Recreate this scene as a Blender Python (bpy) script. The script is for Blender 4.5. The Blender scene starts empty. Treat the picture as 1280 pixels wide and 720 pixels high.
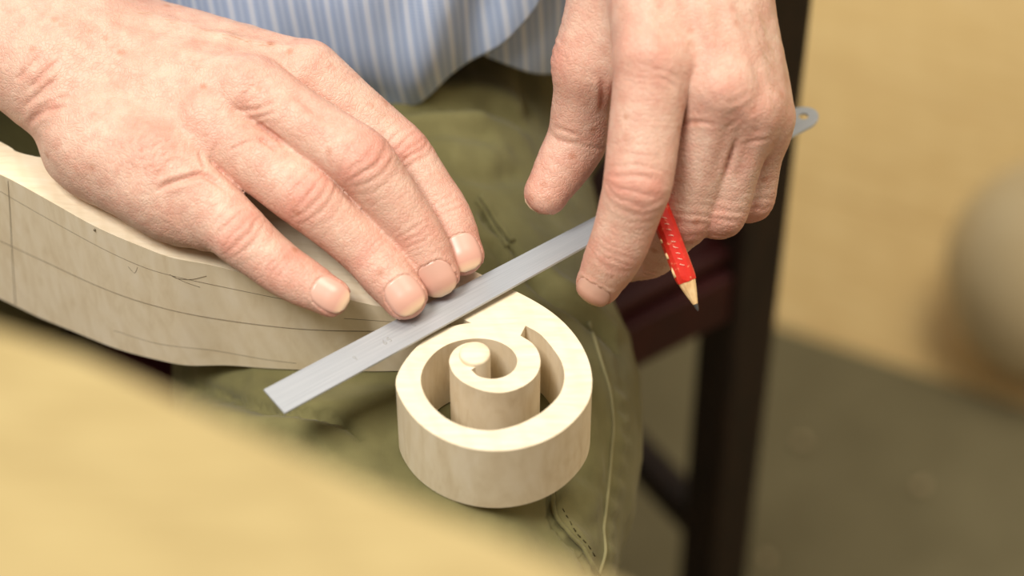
import bpy, bmesh, math, random
import numpy as np
from mathutils import Vector, Matrix, noise
from mathutils.bvhtree import BVHTree
from mathutils.geometry import delaunay_2d_cdt

S = bpy.context.scene
COL = S.collection
MM = 0.001
random.seed(7); np.random.seed(7)

# ------------------------------------------------------------------ camera, world, light
PITCH = math.radians(46.0)
CAM_D = 870.0                                  # mm from the camera to the work on the lap
CAM = np.array([0.0, -CAM_D*math.cos(PITCH), CAM_D*math.sin(PITCH)])
cd = bpy.data.cameras.new('camera'); cam = bpy.data.objects.new('camera', cd); COL.objects.link(cam)
cam.location = Vector(CAM)*MM
cam.rotation_euler = (math.pi/2-PITCH, 0, 0)
cd.sensor_width = 36.0; cd.lens = 85.0
cd.clip_start = 0.02; cd.clip_end = 50
cd.dof.use_dof = True; cd.dof.focus_distance = 0.868; cd.dof.aperture_fstop = 4.0
S.camera = cam
FPX = 85.0/36.0*1280

w = bpy.data.worlds.new('world'); S.world = w; w.use_nodes = True
w.node_tree.nodes['Background'].inputs[0].default_value = (1.0, 0.945, 0.86, 1)
w.node_tree.nodes['Background'].inputs[1].default_value = 0.42

def area(name, loc, target, size, power, col, size_y=None):
    l = bpy.data.lights.new(name, 'AREA'); o = bpy.data.objects.new(name, l); COL.objects.link(o)
    l.energy = power; l.color = col; l.size = size
    if size_y: l.shape = 'RECTANGLE'; l.size_y = size_y
    o.location = loc
    o.rotation_euler = (Vector(target)-Vector(loc)).to_track_quat('-Z', 'Y').to_euler()
    return o
area('soft_key_light', (-0.80, -0.74, 2.16), (0.0, 0, 0), 0.85, 64, (1.0, 0.98, 0.95))  # unseen soft key, direction taken from the shadows; no window stands there
area('overhead_fill', (0.55, 0.15, 2.3), (0.4, 0.3, -0.6), 1.0, 37, (1.0, 0.93, 0.80))  # unseen fill added overhead to brighten the floor, mat and jar
S.view_settings.view_transform = 'Standard'; S.view_settings.look = 'None'
S.view_settings.gamma = 1.0; S.view_settings.use_curve_mapping = False
S.view_settings.exposure = 0.0

RGT = np.array([1.0, 0, 0])
FWD = np.array([0, math.cos(PITCH), -math.sin(PITCH)])
UPV = np.array([0, math.sin(PITCH), math.cos(PITCH)])
def ray(px, py):
    return FWD + RGT*((px-640)/FPX) + UPV*((360-py)/FPX)
def J(px, py, z):                               # a point of the photograph at a known height (mm)
    d = ray(px, py); t = (z-CAM[2])/d[2]
    return CAM + d*t

# ------------------------------------------------------------------ helpers
def lin(c):
    return tuple((x/255/12.92 if x/255 <= 0.04045 else ((x/255+0.055)/1.055)**2.4) for x in c) + (1,)

class NT:
    def __init__(s, name):
        s.m = bpy.data.materials.new(name); s.m.use_nodes = True
        s.t = s.m.node_tree; s.b = s.t.nodes['Principled BSDF']
    def n(s, typ, **kw):
        nd = s.t.nodes.new(typ)
        for k, v in kw.items():
            if k.startswith('i_'):
                key = k[2:]
                key = int(key) if key.isdigit() else key.replace('_', ' ')
                nd.inputs[key].default_value = v
            else: setattr(nd, k, v)
        return nd
    def l(s, a, b): s.t.links.new(a, b)
    def coords(s, scale=(1,1,1), rot=(0,0,0)):
        tc = s.n('ShaderNodeTexCoord'); mp = s.n('ShaderNodeMapping')
        mp.inputs['Scale'].default_value = scale; mp.inputs['Rotation'].default_value = rot
        s.l(tc.outputs['Object'], mp.inputs['Vector']); return mp.outputs[0]
    def noise(s, vec, scale, detail=4, rough=0.5, dist=0):
        nd = s.n('ShaderNodeTexNoise'); nd.inputs['Scale'].default_value = scale
        nd.inputs['Detail'].default_value = detail; nd.inputs['Roughness'].default_value = rough
        nd.inputs['Distortion'].default_value = dist
        if vec is not None: s.l(vec, nd.inputs['Vector'])
        return nd.outputs['Fac']
    def ramp(s, fac, stops):
        r = s.n('ShaderNodeValToRGB'); e = r.color_ramp.elements
        while len(e) < len(stops): e.new(0.5)
        for k, (p, c) in enumerate(stops): e[k].position = p; e[k].color = c if len(c) == 4 else lin(c)
        s.l(fac, r.inputs[0]); return r.outputs[0]
    def mix(s, fac, a, b, mode='MIX'):
        m = s.n('ShaderNodeMix', data_type='RGBA', blend_type=mode)
        for sock, v in ((m.inputs[0], fac), (m.inputs[6], a), (m.inputs[7], b)):
            if hasattr(v, 'links') or hasattr(v, 'is_linked'): s.l(v, sock)
            else: sock.default_value = v
        return m.outputs[2]
    def math(s, op, a, b=0.0):
        m = s.n('ShaderNodeMath', operation=op)
        for sock, v in ((m.inputs[0], a), (m.inputs[1], b)):
            if hasattr(v, 'is_linked'): s.l(v, sock)
            else: sock.default_value = v
        return m.outputs[0]
    def bump(s, h, strength, dist):
        b = s.n('ShaderNodeBump'); b.inputs['Strength'].default_value = strength
        b.inputs['Distance'].default_value = dist
        s.l(h, b.inputs['Height']); s.l(b.outputs[0], s.b.inputs['Normal'])
    def col(s, c):
        if hasattr(c, 'is_linked'): s.l(c, s.b.inputs['Base Color'])
        else: s.b.inputs['Base Color'].default_value = c
    def rough(s, v, spec=0.5):
        s.b.inputs['Roughness'].default_value = v
        s.b.inputs['Specular IOR Level'].default_value = spec

def mesh_obj(name, verts, faces, mat=None, parent=None, smooth=False, scale=MM):
    me = bpy.data.meshes.new(name)
    V = np.asarray(verts, dtype=np.float64)*scale
    me.from_pydata(V.tolist() if len(V) < 20000 else V.tolist(), [], faces if isinstance(faces, list) else faces.tolist())
    me.update()
    if smooth: me.polygons.foreach_set('use_smooth', [True]*len(me.polygons))
    o = bpy.data.objects.new(name, me); COL.objects.link(o)
    if mat: me.materials.append(mat)
    if parent: o.parent = parent
    return o
def bm_obj(name, bm, mat=None, parent=None, smooth=False):
    me = bpy.data.meshes.new(name); bm.normal_update(); bm.to_mesh(me); bm.free()
    if smooth: me.polygons.foreach_set('use_smooth', [True]*len(me.polygons))
    o = bpy.data.objects.new(name, me); COL.objects.link(o)
    if mat: me.materials.append(mat)
    if parent: o.parent = parent
    return o
def empty(name, loc_mm=(0,0,0), rz=0):
    o = bpy.data.objects.new(name, None); COL.objects.link(o)
    o.location = Vector(loc_mm)*MM; o.rotation_euler = (0,0,rz); o.empty_display_size = 0.02
    return o
def tag(o, label, cat, group=None, kind=None):
    o['label'] = label; o['category'] = cat
    if group: o['group'] = group
    if kind: o['kind'] = kind
    return o
def structure(o): o['kind'] = 'structure'; return o
def child(o, parent):                           # keep world coordinates: parents are unrotated
    o.parent = parent
    o.matrix_parent_inverse = Matrix.Translation(-Vector(parent.location)) if parent.type == 'EMPTY' else Matrix()
    return o
def sharp_smooth(o, ang=35):
    me = o.data
    me.polygons.foreach_set('use_smooth', [True]*len(me.polygons))
    bm = bmesh.new(); bm.from_mesh(me)
    for e in bm.edges:
        if len(e.link_faces) == 2 and e.calc_face_angle(0) > math.radians(ang): e.smooth = False
    bm.to_mesh(me); bm.free()
def bevel(o, w_mm, seg=2, ang=40):
    m = o.modifiers.new('bevel', 'BEVEL'); m.width = w_mm*MM; m.segments = seg
    m.limit_method = 'ANGLE'; m.angle_limit = math.radians(ang); return o
def box_bm(bm, a, b):
    r = bmesh.ops.create_cube(bm, size=1)
    for v in r['verts']:
        v.co = Vector(((a[i]+b[i])/2 + v.co[i]*(b[i]-a[i]) for i in range(3)))*MM
    return r['verts']
def beam(name, p0, p1, wx, wy, mat, parent, up=(0,0,1), bev=2):
    p0 = Vector(p0); p1 = Vector(p1); d = (p1-p0); L = d.length; d.normalize()
    u = Vector(up); s = d.cross(u).normalized(); u = s.cross(d).normalized()
    bm = bmesh.new()
    vs = [bm.verts.new((p0 + d*(L*k) + s*(wx/2*i) + u*(wy/2*j))*MM) for k in (0,1) for i, j in ((-1,-1),(1,-1),(1,1),(-1,1))]
    for f in ((3,2,1,0),(4,5,6,7),(0,1,5,4),(1,2,6,5),(2,3,7,6),(3,0,4,7)): bm.faces.new([vs[i] for i in f])
    bmesh.ops.recalc_face_normals(bm, faces=bm.faces)
    o = bm_obj(name, bm, mat); child(o, parent); bevel(o, bev, 2); return o
def tube(name, pts, r, mat, parent=None, n=8, caps=True):
    pts = [np.asarray(p, float) for p in pts]; V = []; F = []
    up = np.array([0.1, 0.2, 1.0])
    for i, p in enumerate(pts):
        t = pts[min(i+1, len(pts)-1)]-pts[max(i-1, 0)]; t /= np.linalg.norm(t)+1e-9
        a = np.cross(t, up); a /= np.linalg.norm(a)+1e-9; b = np.cross(t, a)
        ri = r[i] if hasattr(r, '__len__') else r
        for k in range(n):
            th = 2*math.pi*k/n; V.append(p + ri*(a*math.cos(th)+b*math.sin(th)))
    for i in range(len(pts)-1):
        for k in range(n):
            F.append([i*n+k, i*n+(k+1) % n, (i+1)*n+(k+1) % n, (i+1)*n+k])
    if caps: F.append(list(range(n))[::-1]); F.append([(len(pts)-1)*n+k for k in range(n)])
    o = mesh_obj(name, V, F, mat, None, True)
    if parent: child(o, parent)
    return o
def catmull(pts, per=6, closed=False):
    P = np.asarray(pts, float); n = len(P); out = []
    for i in range(n if closed else n-1):
        p0 = P[(i-1) % n] if closed or i > 0 else 2*P[0]-P[1]
        p1 = P[i]; p2 = P[(i+1) % n]
        p3 = P[(i+2) % n] if closed or i+2 < n else 2*P[-1]-P[-2]
        for k in range(per):
            t = k/per
            out.append(0.5*((2*p1)+(-p0+p2)*t+(2*p0-5*p1+4*p2-p3)*t*t+(-p0+3*p1-3*p2+p3)*t**3))
    if not closed: out.append(P[-1])
    return np.array(out)

# ------------------------------------------------------------------ signed distance shapes -> mesh (surface nets)
def unit(v): v = np.asarray(v, float); return v/(np.linalg.norm(v)+1e-12)
def rc(P, a, b, ra, rb, n=None, f=1.0):
    ax, ay, az = (float(v) for v in a); bx, by, bz = (float(b[i])-float(a[i]) for i in range(3))
    L2 = bx*bx+by*by+bz*bz+1e-9
    X = P[:,0]-np.float32(ax); Y = P[:,1]-np.float32(ay); Z = P[:,2]-np.float32(az)
    t = np.clip(X*np.float32(bx/L2)+Y*np.float32(by/L2)+Z*np.float32(bz/L2), 0, 1)
    X -= t*np.float32(bx); Y -= t*np.float32(by); Z -= t*np.float32(bz)
    q = X*X+Y*Y+Z*Z
    if n is not None:
        g = X*np.float32(n[0])+Y*np.float32(n[1])+Z*np.float32(n[2])
        q += g*g*np.float32(1/(f*f)-1)
    return np.sqrt(q) - (np.float32(ra)+np.float32(rb-ra)*t)
def ell(P, c, axes, rad):
    q = (P-np.asarray(c, np.float32))@np.asarray(axes, np.float32).T/np.asarray(rad, np.float32)
    k = np.sqrt(np.einsum('ij,ij->i', q, q))
    return (k-1)*min(rad)
def smin(a, b, k):
    h = np.maximum(k-np.abs(a-b), 0)/k
    return np.minimum(a, b)-h*h*k*0.25

def nets(sdf, lo, hi, h, B=8):
    lo = np.asarray(lo, float); n = np.ceil((np.asarray(hi, float)-lo)/h/B).astype(int)
    N = n*B
    bc = np.stack(np.meshgrid(*[lo[i]+(np.arange(n[i])+0.5)*B*h for i in range(3)], indexing='ij'), -1).reshape(-1, 3).astype(np.float32)
    dc = sdf(bc)
    F = np.empty(N, np.float32)
    F.reshape(n[0], B, n[1], B, n[2], B)[:] = dc.reshape(n[0], 1, n[1], 1, n[2], 1)
    act = np.where(np.abs(dc) < B*h*0.9*1.35+2*h)[0]
    loc = np.stack(np.meshgrid(*[np.arange(B)]*3, indexing='ij'), -1).reshape(-1, 3)
    bi = np.stack(np.unravel_index(act, n), -1)
    for c in range(0, len(act), 900):
        idx = (bi[c:c+900, None, :]*B+loc[None]).reshape(-1, 3)
        P = (lo+(idx+0.5)*h).astype(np.float32)
        F[idx[:,0], idx[:,1], idx[:,2]] = sdf(P)
    neg = F < 0
    A = np.zeros(np.array(N)-1, np.uint8)
    for dx in (0,1):
        for dy in (0,1):
            for dz in (0,1): A += neg[dx:N[0]-1+dx, dy:N[1]-1+dy, dz:N[2]-1+dz]
    cells = np.argwhere((A > 0) & (A < 8))
    vid = np.full(np.array(N)-1, -1, np.int64); vid[cells[:,0], cells[:,1], cells[:,2]] = np.arange(len(cells))
    acc = np.zeros((len(cells), 3)); cnt = np.zeros(len(cells))
    cs = [np.array(c) for c in ((0,0,0),(1,0,0),(0,1,0),(1,1,0),(0,0,1),(1,0,1),(0,1,1),(1,1,1))]
    for i, j in ((0,1),(2,3),(4,5),(6,7),(0,2),(1,3),(4,6),(5,7),(0,4),(1,5),(2,6),(3,7)):
        a = cells+cs[i]; b = cells+cs[j]
        fa = F[a[:,0],a[:,1],a[:,2]]; fb = F[b[:,0],b[:,1],b[:,2]]
        m = (fa < 0) != (fb < 0)
        t = fa[m]/(fa[m]-fb[m])
        acc[m] += cs[i]+(cs[j]-cs[i])*t[:,None]; cnt[m] += 1
    V = lo+(cells+acc/cnt[:,None]+0.5)*h
    Q = []
    for ax in range(3):
        u, v = (ax+1) % 3, (ax+2) % 3
        sl0 = [slice(0, N[k]) for k in range(3)]; sl1 = list(sl0)
        sl0[ax] = slice(0, N[ax]-1); sl1[ax] = slice(1, N[ax])
        e = np.argwhere(neg[tuple(sl0)] != neg[tuple(sl1)])
        e = e[(e[:,u] > 0) & (e[:,v] > 0) & (e[:,u] < N[u]-1) & (e[:,v] < N[v]-1)]
        du = np.zeros(3, int); du[u] = 1; dv = np.zeros(3, int); dv[v] = 1
        q = np.stack([vid[tuple(x.T)] for x in (e-du-dv, e-dv, e, e-du)], -1)
        fl = ~neg[tuple(e.T)]
        q[fl] = q[fl][:, ::-1]
        Q.append(q)
    Q = np.concatenate(Q); Q = Q[(Q >= 0).all(1)]
    return V, Q
def edges_of(Q):
    E = np.concatenate([Q[:, [i, (i+1) % 4]] for i in range(4)]); E.sort(1)
    return np.unique(E, axis=0)
def relax(V, Q, it=2, lam=0.5):
    E = edges_of(Q); n = len(V)
    deg = np.bincount(E.ravel(), minlength=n).astype(float)+1e-9
    for _ in range(it):
        a = np.zeros_like(V)
        for k in range(3):
            a[:,k] = np.bincount(E[:,0], V[E[:,1],k], n)+np.bincount(E[:,1], V[E[:,0],k], n)
        V = V+(a/deg[:,None]-V)*lam
    return V
def normals(V, Q):
    fn = np.cross(V[Q[:,2]]-V[Q[:,0]], V[Q[:,3]]-V[Q[:,1]])
    N = np.zeros_like(V)
    for k in range(3):
        for c in range(4): N[:,k] += np.bincount(Q[:,c], fn[:,k], len(V))
    return N/(np.linalg.norm(N, axis=1)[:,None]+1e-12)
def vnoise(V, scale, seed=0.0):
    return np.array([noise.noise(Vector((v[0]*scale+seed, v[1]*scale-seed, v[2]*scale+2*seed))) for v in V])

def cast(bvh, px, py, lift=.1):
    h = bvh.ray_cast(Vector(CAM), Vector(ray(px, py)).normalized())
    if h[0] is None: return None
    n = h[1] if h[1].dot(Vector(ray(px, py))) < 0 else -h[1]
    return np.array(h[0]+n*lift)

# ------------------------------------------------------------------ hands
class Finger:
    def __init__(s, joints, up, radii, flat=0.90, nail=None, crease=1.0, name=''):
        s.j = [np.asarray(p, float) for p in joints]; s.name = name; s.nail = nail; s.crease = crease
        pts = []; sj = [0.0]
        for a, b in zip(s.j[:-1], s.j[1:]):
            n = max(2, int(round(np.linalg.norm(b-a))))
            pts += [a+(b-a)*k/n for k in range(n)]; sj.append(sj[-1]+np.linalg.norm(b-a))
        pts.append(s.j[-1]); P = np.array(pts)
        K = 9; pad = np.concatenate([np.repeat(P[:1], K//2, 0), P, np.repeat(P[-1:], K//2, 0)])
        for k in range(K//2):                       # linear end extension keeps the ends in place
            pad[K//2-1-k] = P[0]-(P[k+1]-P[0]); pad[-(K//2-k)] = P[-1]+(P[-1]-P[-2-k])
        s.P = np.stack([np.convolve(pad[:,i], np.ones(K)/K, 'valid') for i in range(3)], -1)
        d = np.linalg.norm(np.diff(s.P, axis=0), axis=1)
        s.s = np.concatenate([[0], np.cumsum(d)])
        k = s.s[-1]/sj[-1]; s.sj = [x*k for x in sj]
        T = np.gradient(s.P, axis=0); T /= np.linalg.norm(T, axis=1)[:,None]; s.T = T
        ups = np.asarray(up, float)
        if ups.ndim == 1: ups = np.repeat(ups[None], 2, 0)
        U = ups[0]+(ups[1]-ups[0])*(s.s/s.s[-1])[:,None]
        U = U-T*np.einsum('ij,ij->i', U, T)[:,None]; s.U = U/np.linalg.norm(U, axis=1)[:,None]
        s.S = np.cross(s.T, s.U)
        m, pm, p, mm, dd, pad_, tip = radii
        a, b, c, e = s.sj
        kn = [(a, m), ((a+b)/2, pm), (b-5, (pm+p)/2), (b, p), (b+5, (p+mm)/2), ((b+c)/2, mm), (c, dd), ((c+e)/2, pad_), (e, tip)]
        r = np.interp(s.s, [x[0] for x in kn], [x[1] for x in kn])
        s.r = np.convolve(np.pad(r, 3, 'edge'), np.ones(7)/7, 'valid'); s.flat = flat
        st = 4; idx = list(range(0, len(s.P)-1, st))+[len(s.P)-1]
        s.idx = idx
        s.lo = s.P.min(0)-s.r.max()-9; s.hi = s.P.max(0)+s.r.max()+9
    def sdf(s, P):
        out = np.full(len(P), 60.0, np.float32)
        m = ((P > s.lo) & (P < s.hi)).all(1)
        if not m.any(): return out
        q = P[m]; d = np.full(len(q), 1e3, np.float32)
        for i, j in zip(s.idx[:-1], s.idx[1:]):
            d = np.minimum(d, rc(q, s.P[i], s.P[j], s.r[i], s.r[j], s.U[(i+j)//2], s.flat))
        out[m] = d; return out
    def local(s, V):                                # nearest sample -> s, angle from dorsal, distance-r
        best = np.full(len(V), 1e9); bi = np.zeros(len(V), int)
        for i in range(len(s.P)):
            d = ((V-s.P[i])**2).sum(1); k = d < best; best[k] = d[k]; bi[k] = i
        off = V-s.P[bi]
        ss = s.s[bi]+np.einsum('ij,ij->i', off, s.T[bi])
        th = np.arctan2(np.einsum('ij,ij->i', off, s.S[bi]), np.einsum('ij,ij->i', off, s.U[bi]))
        return ss, th, np.sqrt(best)-s.r[bi]

def nail_outline(x, y, L0, L1, W):                  # >0 inside; x along finger from tip centre, y across
    xc = (L1+L0)/2; hx = (L1-L0)/2
    return 1-(np.abs((x-xc)/hx)**2.6+np.abs(y/W)**2.8)

def build_hand(palm, fingers, lo, hi, h, knuckles, tendons=(), strokes=()):
    def sdf(P):
        d = palm(P); tot = d
        for f, kw in fingers:
            fd = f.sdf(P); tot = smin(tot, smin(d, fd, kw), 0.8)
        return tot
    V, Q = nets(sdf, lo, hi, h)
    V = relax(V, Q, 2, 0.5)
    N = normals(V, Q)
    disp = np.zeros(len(V)); red = np.zeros(len(V)); fm = np.zeros(len(V))
    loc = []
    for f, kw in fingers: loc.append(f.local(V))
    own = np.argmin(np.stack([l[2] for l in loc]), 0)
    for i, (f, kw) in enumerate(fingers):
        ss, th, dr = loc[i]; me = (own == i) & (dr < 4) & (ss > 2)
        s_ = ss[me]; t_ = th[me]; dors = np.clip(np.cos(t_)*1.5-0.1, 0, 1)
        b, c, e = f.sj[1], f.sj[2], f.sj[3]
        d = np.zeros(len(s_)); C = f.crease
        jit = vnoise(V[me], 0.16, i*3.1)
        def cr(s0, amp, wd, curv, span=1.2):
            x = s_-s0-curv*t_*t_+1.1*jit
            return -amp*np.exp(-(x/wd)**2)*np.clip(1.15-np.abs(t_)/span, 0, 1)**0.6
        # knuckle folds: arcs that bow towards the hand above the joint and away from it below
        d += C*(cr(b-6.5, .42, .75, 2.6)+cr(b-3.2, .62, .8, 1.6, 1.1)+cr(b+0.3, .40, .7, .2, .9)+cr(b+3.6, .62, .8, -1.8, 1.1)+cr(b+7.0, .40, .75, -2.6))
        d += C*(cr(b-10.5, .2, .7, 2.6)+cr(b+11, .18, .7, -2.2)+cr(b-14, .12, .7, 2)+cr(b+14.5, .12, .7, -2))
        d += .75*dors*np.exp(-((s_-b)/7)**2)
        d += C*(cr(c-2.4, .30, .6, .9, 1.0)+cr(c+.2, .34, .6, .1, .9)+cr(c+2.8, .28, .6, -.8, 1.0)+cr(c-5, .16, .6, 1.2, 1.0))
        # palmar folds
        d += -.5*np.exp(-((s_-b)/1.1)**2)*np.clip(-np.cos(t_), 0, 1)-.4*np.exp(-((s_-c)/1.0)**2)*np.clip(-np.cos(t_), 0, 1)
        # fine cross lines along the back of the finger
        d += C*.05*np.sin(s_*3.4+4*jit)*dors
        r_ = .9*np.exp(-((s_-b)/6)**2)*dors+.55*np.exp(-((s_-c)/5)**2)*dors+.55*np.clip((s_-c)/(e-c+1), 0, 1)
        r_ = r_+.35*np.clip(np.abs(np.sin(t_))-.5, 0, 1)
        if f.nail:
            L0, L1, W = f.nail
            off = V[me]-f.j[3]; x = off@f.T[-1]; y = off@f.S[-1]; up = (off@f.U[-1]) > 0
            o = nail_outline(x, y, L0, L1, W)
            inn = (o > 0) & up
            d[inn] = -.32
            ring = up & (o <= 0) & (o > -1.1) & (x < L1-1.5)
            d[ring] = d[ring]*.3+.50*(1+o[ring]/1.1)
        disp[me] += d; red[me] = np.maximum(red[me], r_); fm[me] = np.clip(s_/14, 0, 1)
    handmask = 1-fm
    for i in range(len(fingers)-2):                 # deep folds where neighbouring fingers meet
        a, b = loc[i], loc[i+1]
        s0 = np.minimum(a[0], b[0])
        g = np.exp(-((a[2]-b[2])/1.1)**2)*np.clip((s0-7)/6, 0, 1)*np.clip((27-s0)/8, 0, 1)*(np.minimum(a[2], b[2]) < 6)*(np.maximum(a[2], b[2]) < 9)
        disp -= 1.5*g; red = np.maximum(red, .8*g)
    if strokes:
        bvh = BVHTree.FromPolygons(V.tolist(), Q.tolist())
        for pts, amp, wd in strokes:
            L = [cast(bvh, x, y, 0) for x, y in catmull(pts, 5)]; L = np.array([p for p in L if p is not None])
            lo_, hi_ = L.min(0)-5, L.max(0)+5
            idx = np.where(((V > lo_) & (V < hi_)).all(1))[0]; X = V[idx]; best = np.full(len(X), 1e9); tt = np.zeros(len(X))
            for k in range(len(L)-1):
                ba = L[k+1]-L[k]; t = np.clip((X-L[k])@ba/(ba@ba+1e-9), 0, 1)
                d2 = ((X-L[k]-t[:,None]*ba)**2).sum(1); m_ = d2 < best; best[m_] = d2[m_]; tt[m_] = (k+t[m_])/(len(L)-1)
            env = np.clip(np.minimum(tt, 1-tt)/.2, 0, 1)
            disp[idx] += env*(-amp*np.exp(-best/wd**2)+.35*amp*np.exp(-((np.sqrt(best)-2.2*wd)/(1.3*wd))**2))
            red[idx] = np.maximum(red[idx], .55*min(1, amp*1.6)*env*np.exp(-best/(2.2*wd)**2))
    for (c, rad, amp, rr) in knuckles:              # loose concentric skin over the big knuckles
        dist = np.linalg.norm(V-np.asarray(c), axis=1)
        g = np.exp(-(dist/rad)**2)
        jit = vnoise(V[g > .02], 0.12, rad)
        dd = np.zeros(len(V)); dd[g > .02] = np.sin(dist[g > .02]*2.3+7.0*jit)
        disp += g*(amp+(.11 if rr >= .55 else .05)*dd); red = np.maximum(red, rr*g)
    for (a, b, wd, amp) in tendons:
        a = np.asarray(a); b = np.asarray(b); ba = b-a
        t = np.clip((V-a)@ba/(ba@ba), 0, 1); dist = np.linalg.norm(V-a-t[:,None]*ba, axis=1)
        side = N@np.asarray(tendons_up(a, b))
        disp += amp*np.exp(-(dist/wd)**2)*np.sin(np.pi*np.clip(t*.86+.1, 0, 1))
    disp += (.42*vnoise(V, .085, 1)+.22*vnoise(V, .19, 2))*(.35+.65*handmask)
    V = V+N*disp[:,None]
    return V, Q, red
def tendons_up(a, b): return (0, 0, 1)

def make_nail(f, mat, parent, grow=0.0):
    L0, L1, W = f.nail; nx, ny = 14, 13; V = []; F = []
    o = f.j[3]; T = f.T[-1]; U = f.U[-1]; Sd = f.S[-1]
    r0 = f.r[-14]; r1 = f.r[-1]; xc = (L0+L1)/2; hx = (L1-L0)/2
    for layer in (0, 1):
        for i in range(nx):
            u = -1+2*i/(nx-1); x = xc+hx*u*(1 if u < 0 else 1+.06)
            wv = W*(max(1-abs(u)**2.6, 0.0))**(1/2.8)
            if u > 0: wv = max(wv, W*.30)
            if u < 0: wv = max(wv, W*.38)
            for j in range(ny):
                y = wv*(-1+2*j/(ny-1))
                rr = np.interp(x, [-14, 0], [r0, r1]) if x < 0 else r1
                z = f.flat*rr*math.sqrt(max(1-(y/(rr*1.06))**2, .05))
                drop = 0 if x < 0 else .055*x*x
                V.append(o+T*x+Sd*y+U*(z-drop+.28-.7*layer))
    n = nx*ny
    for i in range(nx-1):
        for j in range(ny-1):
            a = i*ny+j; q = [a, a+1, a+ny+1, a+ny]
            F.append(q); F.append([n+k for k in q[::-1]])
    bd = [j for j in range(ny)]+[i*ny+ny-1 for i in range(1, nx)]+[(nx-1)*ny+j for j in range(ny-2, -1, -1)]+[i*ny for i in range(nx-2, 0, -1)]
    for k in range(len(bd)):
        a, b = bd[k], bd[(k+1) % len(bd)]; F.append([b, a, n+a, n+b])
    ob = mesh_obj('fingernail', V, F, mat, None, True)
    at = ob.data.attributes.new('along', 'FLOAT', 'POINT')
    at.data.foreach_set('value', [((i//ny) % nx)/(nx-1) for i in range(2*n)])
    bm = bmesh.new(); bm.from_mesh(ob.data); bmesh.ops.recalc_face_normals(bm, faces=bm.faces); bm.to_mesh(ob.data); bm.free()
    ob.parent = parent
    return ob

# --- the hand pressing on the ruler (left in the photograph)
R_up = ((-.10, -.28, 1), (-.05, -.45, 1))
r_pinky = Finger([J(203,196,41), J(300,294,25), J(352,337,18), J(412,371,13)], ((-.15,-.45,1), (.0,-.6,1)), (11.6,11.3,11.0,9.8,9.3,8.7,7.0), nail=(-5.8, 7.0, 5.6), name='pinky')
r_ring = Finger([J(262,152,47), J(385,248,33), J(463,317,18), J(505,371,10)], ((-.12,-.35,1), (-.1,-.45,1)), (12.4,11.9,11.5,10.2,9.9,9.6,8.0), nail=(-5.6, 7.3, 6.5), name='ring')
r_mid = Finger([J(315,114,54), J(453,201,43), J(519,291,22), J(546,342,10)], ((-.05,-.3,1), (-.3,-.55,1)), (12.2,11.7,11.7,10.4,9.9,9.4,7.9), nail=(-5.8, 7.3, 6.4), name='middle')
r_index = Finger([J(388,92,50), J(505,196,28), J(556,266,17), J(578,318,9.5)], ((.05,-.2,1), (.0,-.45,1)), (12,11.2,11.0,9.7,9.4,9.0,7.6), nail=(-5.6, 7.2, 6.2), name='index')
r_thumb = Finger([(-118,78,33), (-92,70,27), (-72,60,22), (-56,50,20)], (.4,.6,.5), (12,10.5,10.5,10,10,9.5,8), nail=None, name='thumb')
RW = J(66,52,46)                                     # wrist centre
RE = RW+unit((-.83,.52,.10))*250                      # elbow
def lerp(a, b, t): return np.asarray(a)+(np.asarray(b)-np.asarray(a))*t
r_norm = unit((-.14,-.05,1))
r_ax = unit(r_mid.j[0]-RW); r_side = unit(np.cross(r_norm, r_ax))     # towards the thumb side
def palm_r(P):
    d = None
    for f, off, rm, rw in ((r_pinky,-17,10.2,12), (r_ring,-6,10.8,13), (r_mid,6,11.2,14), (r_index,17,11.0,12)):
        wv = RW+r_side*off*.95+r_ax*8
        c = rc(P, f.j[0]-r_norm*1.0-r_ax*5, wv, rm, rw)
        d = c if d is None else smin(d, c, 11)
        c2 = rc(P, f.j[0]-r_norm*9-r_ax*3, wv-r_norm*5, 8.5, 10)
        d = smin(d, c2, 10)
    # heel of the hand (little finger side) and ball of the thumb
    d = smin(d, ell(P, J(168,214,30.5), (r_ax, r_side, r_norm), (37, 15.5, 15.5)), 12)
    d = smin(d, rc(P, J(110,170,36), J(222,262,25), 13.5, 10), 10)
    d = smin(d, rc(P, J(200,245,28), J(262,284,23), 10.5, 8.0), 10)
    d = smin(d, ell(P, (-112,82,34), (r_ax, r_side, r_norm), (32, 15, 14)), 12)
    # wrist and forearm
    d = smin(d, rc(P, RW+r_ax*4-r_side*3, lerp(RW, RE, .16)-r_side*3, 29, 30.5, r_norm, .78), 14)
    d = smin(d, rc(P, lerp(RW, RE, .14), lerp(RW, RE, .55), 28, 39, r_norm, .88), 14)
    # end of the ulna
    d = smin(d, rc(P, RW-r_side*17+r_norm*9-r_ax*14, RW-r_side*16+r_norm*8-r_ax*26, 9, 9), 10)
    return d
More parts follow.
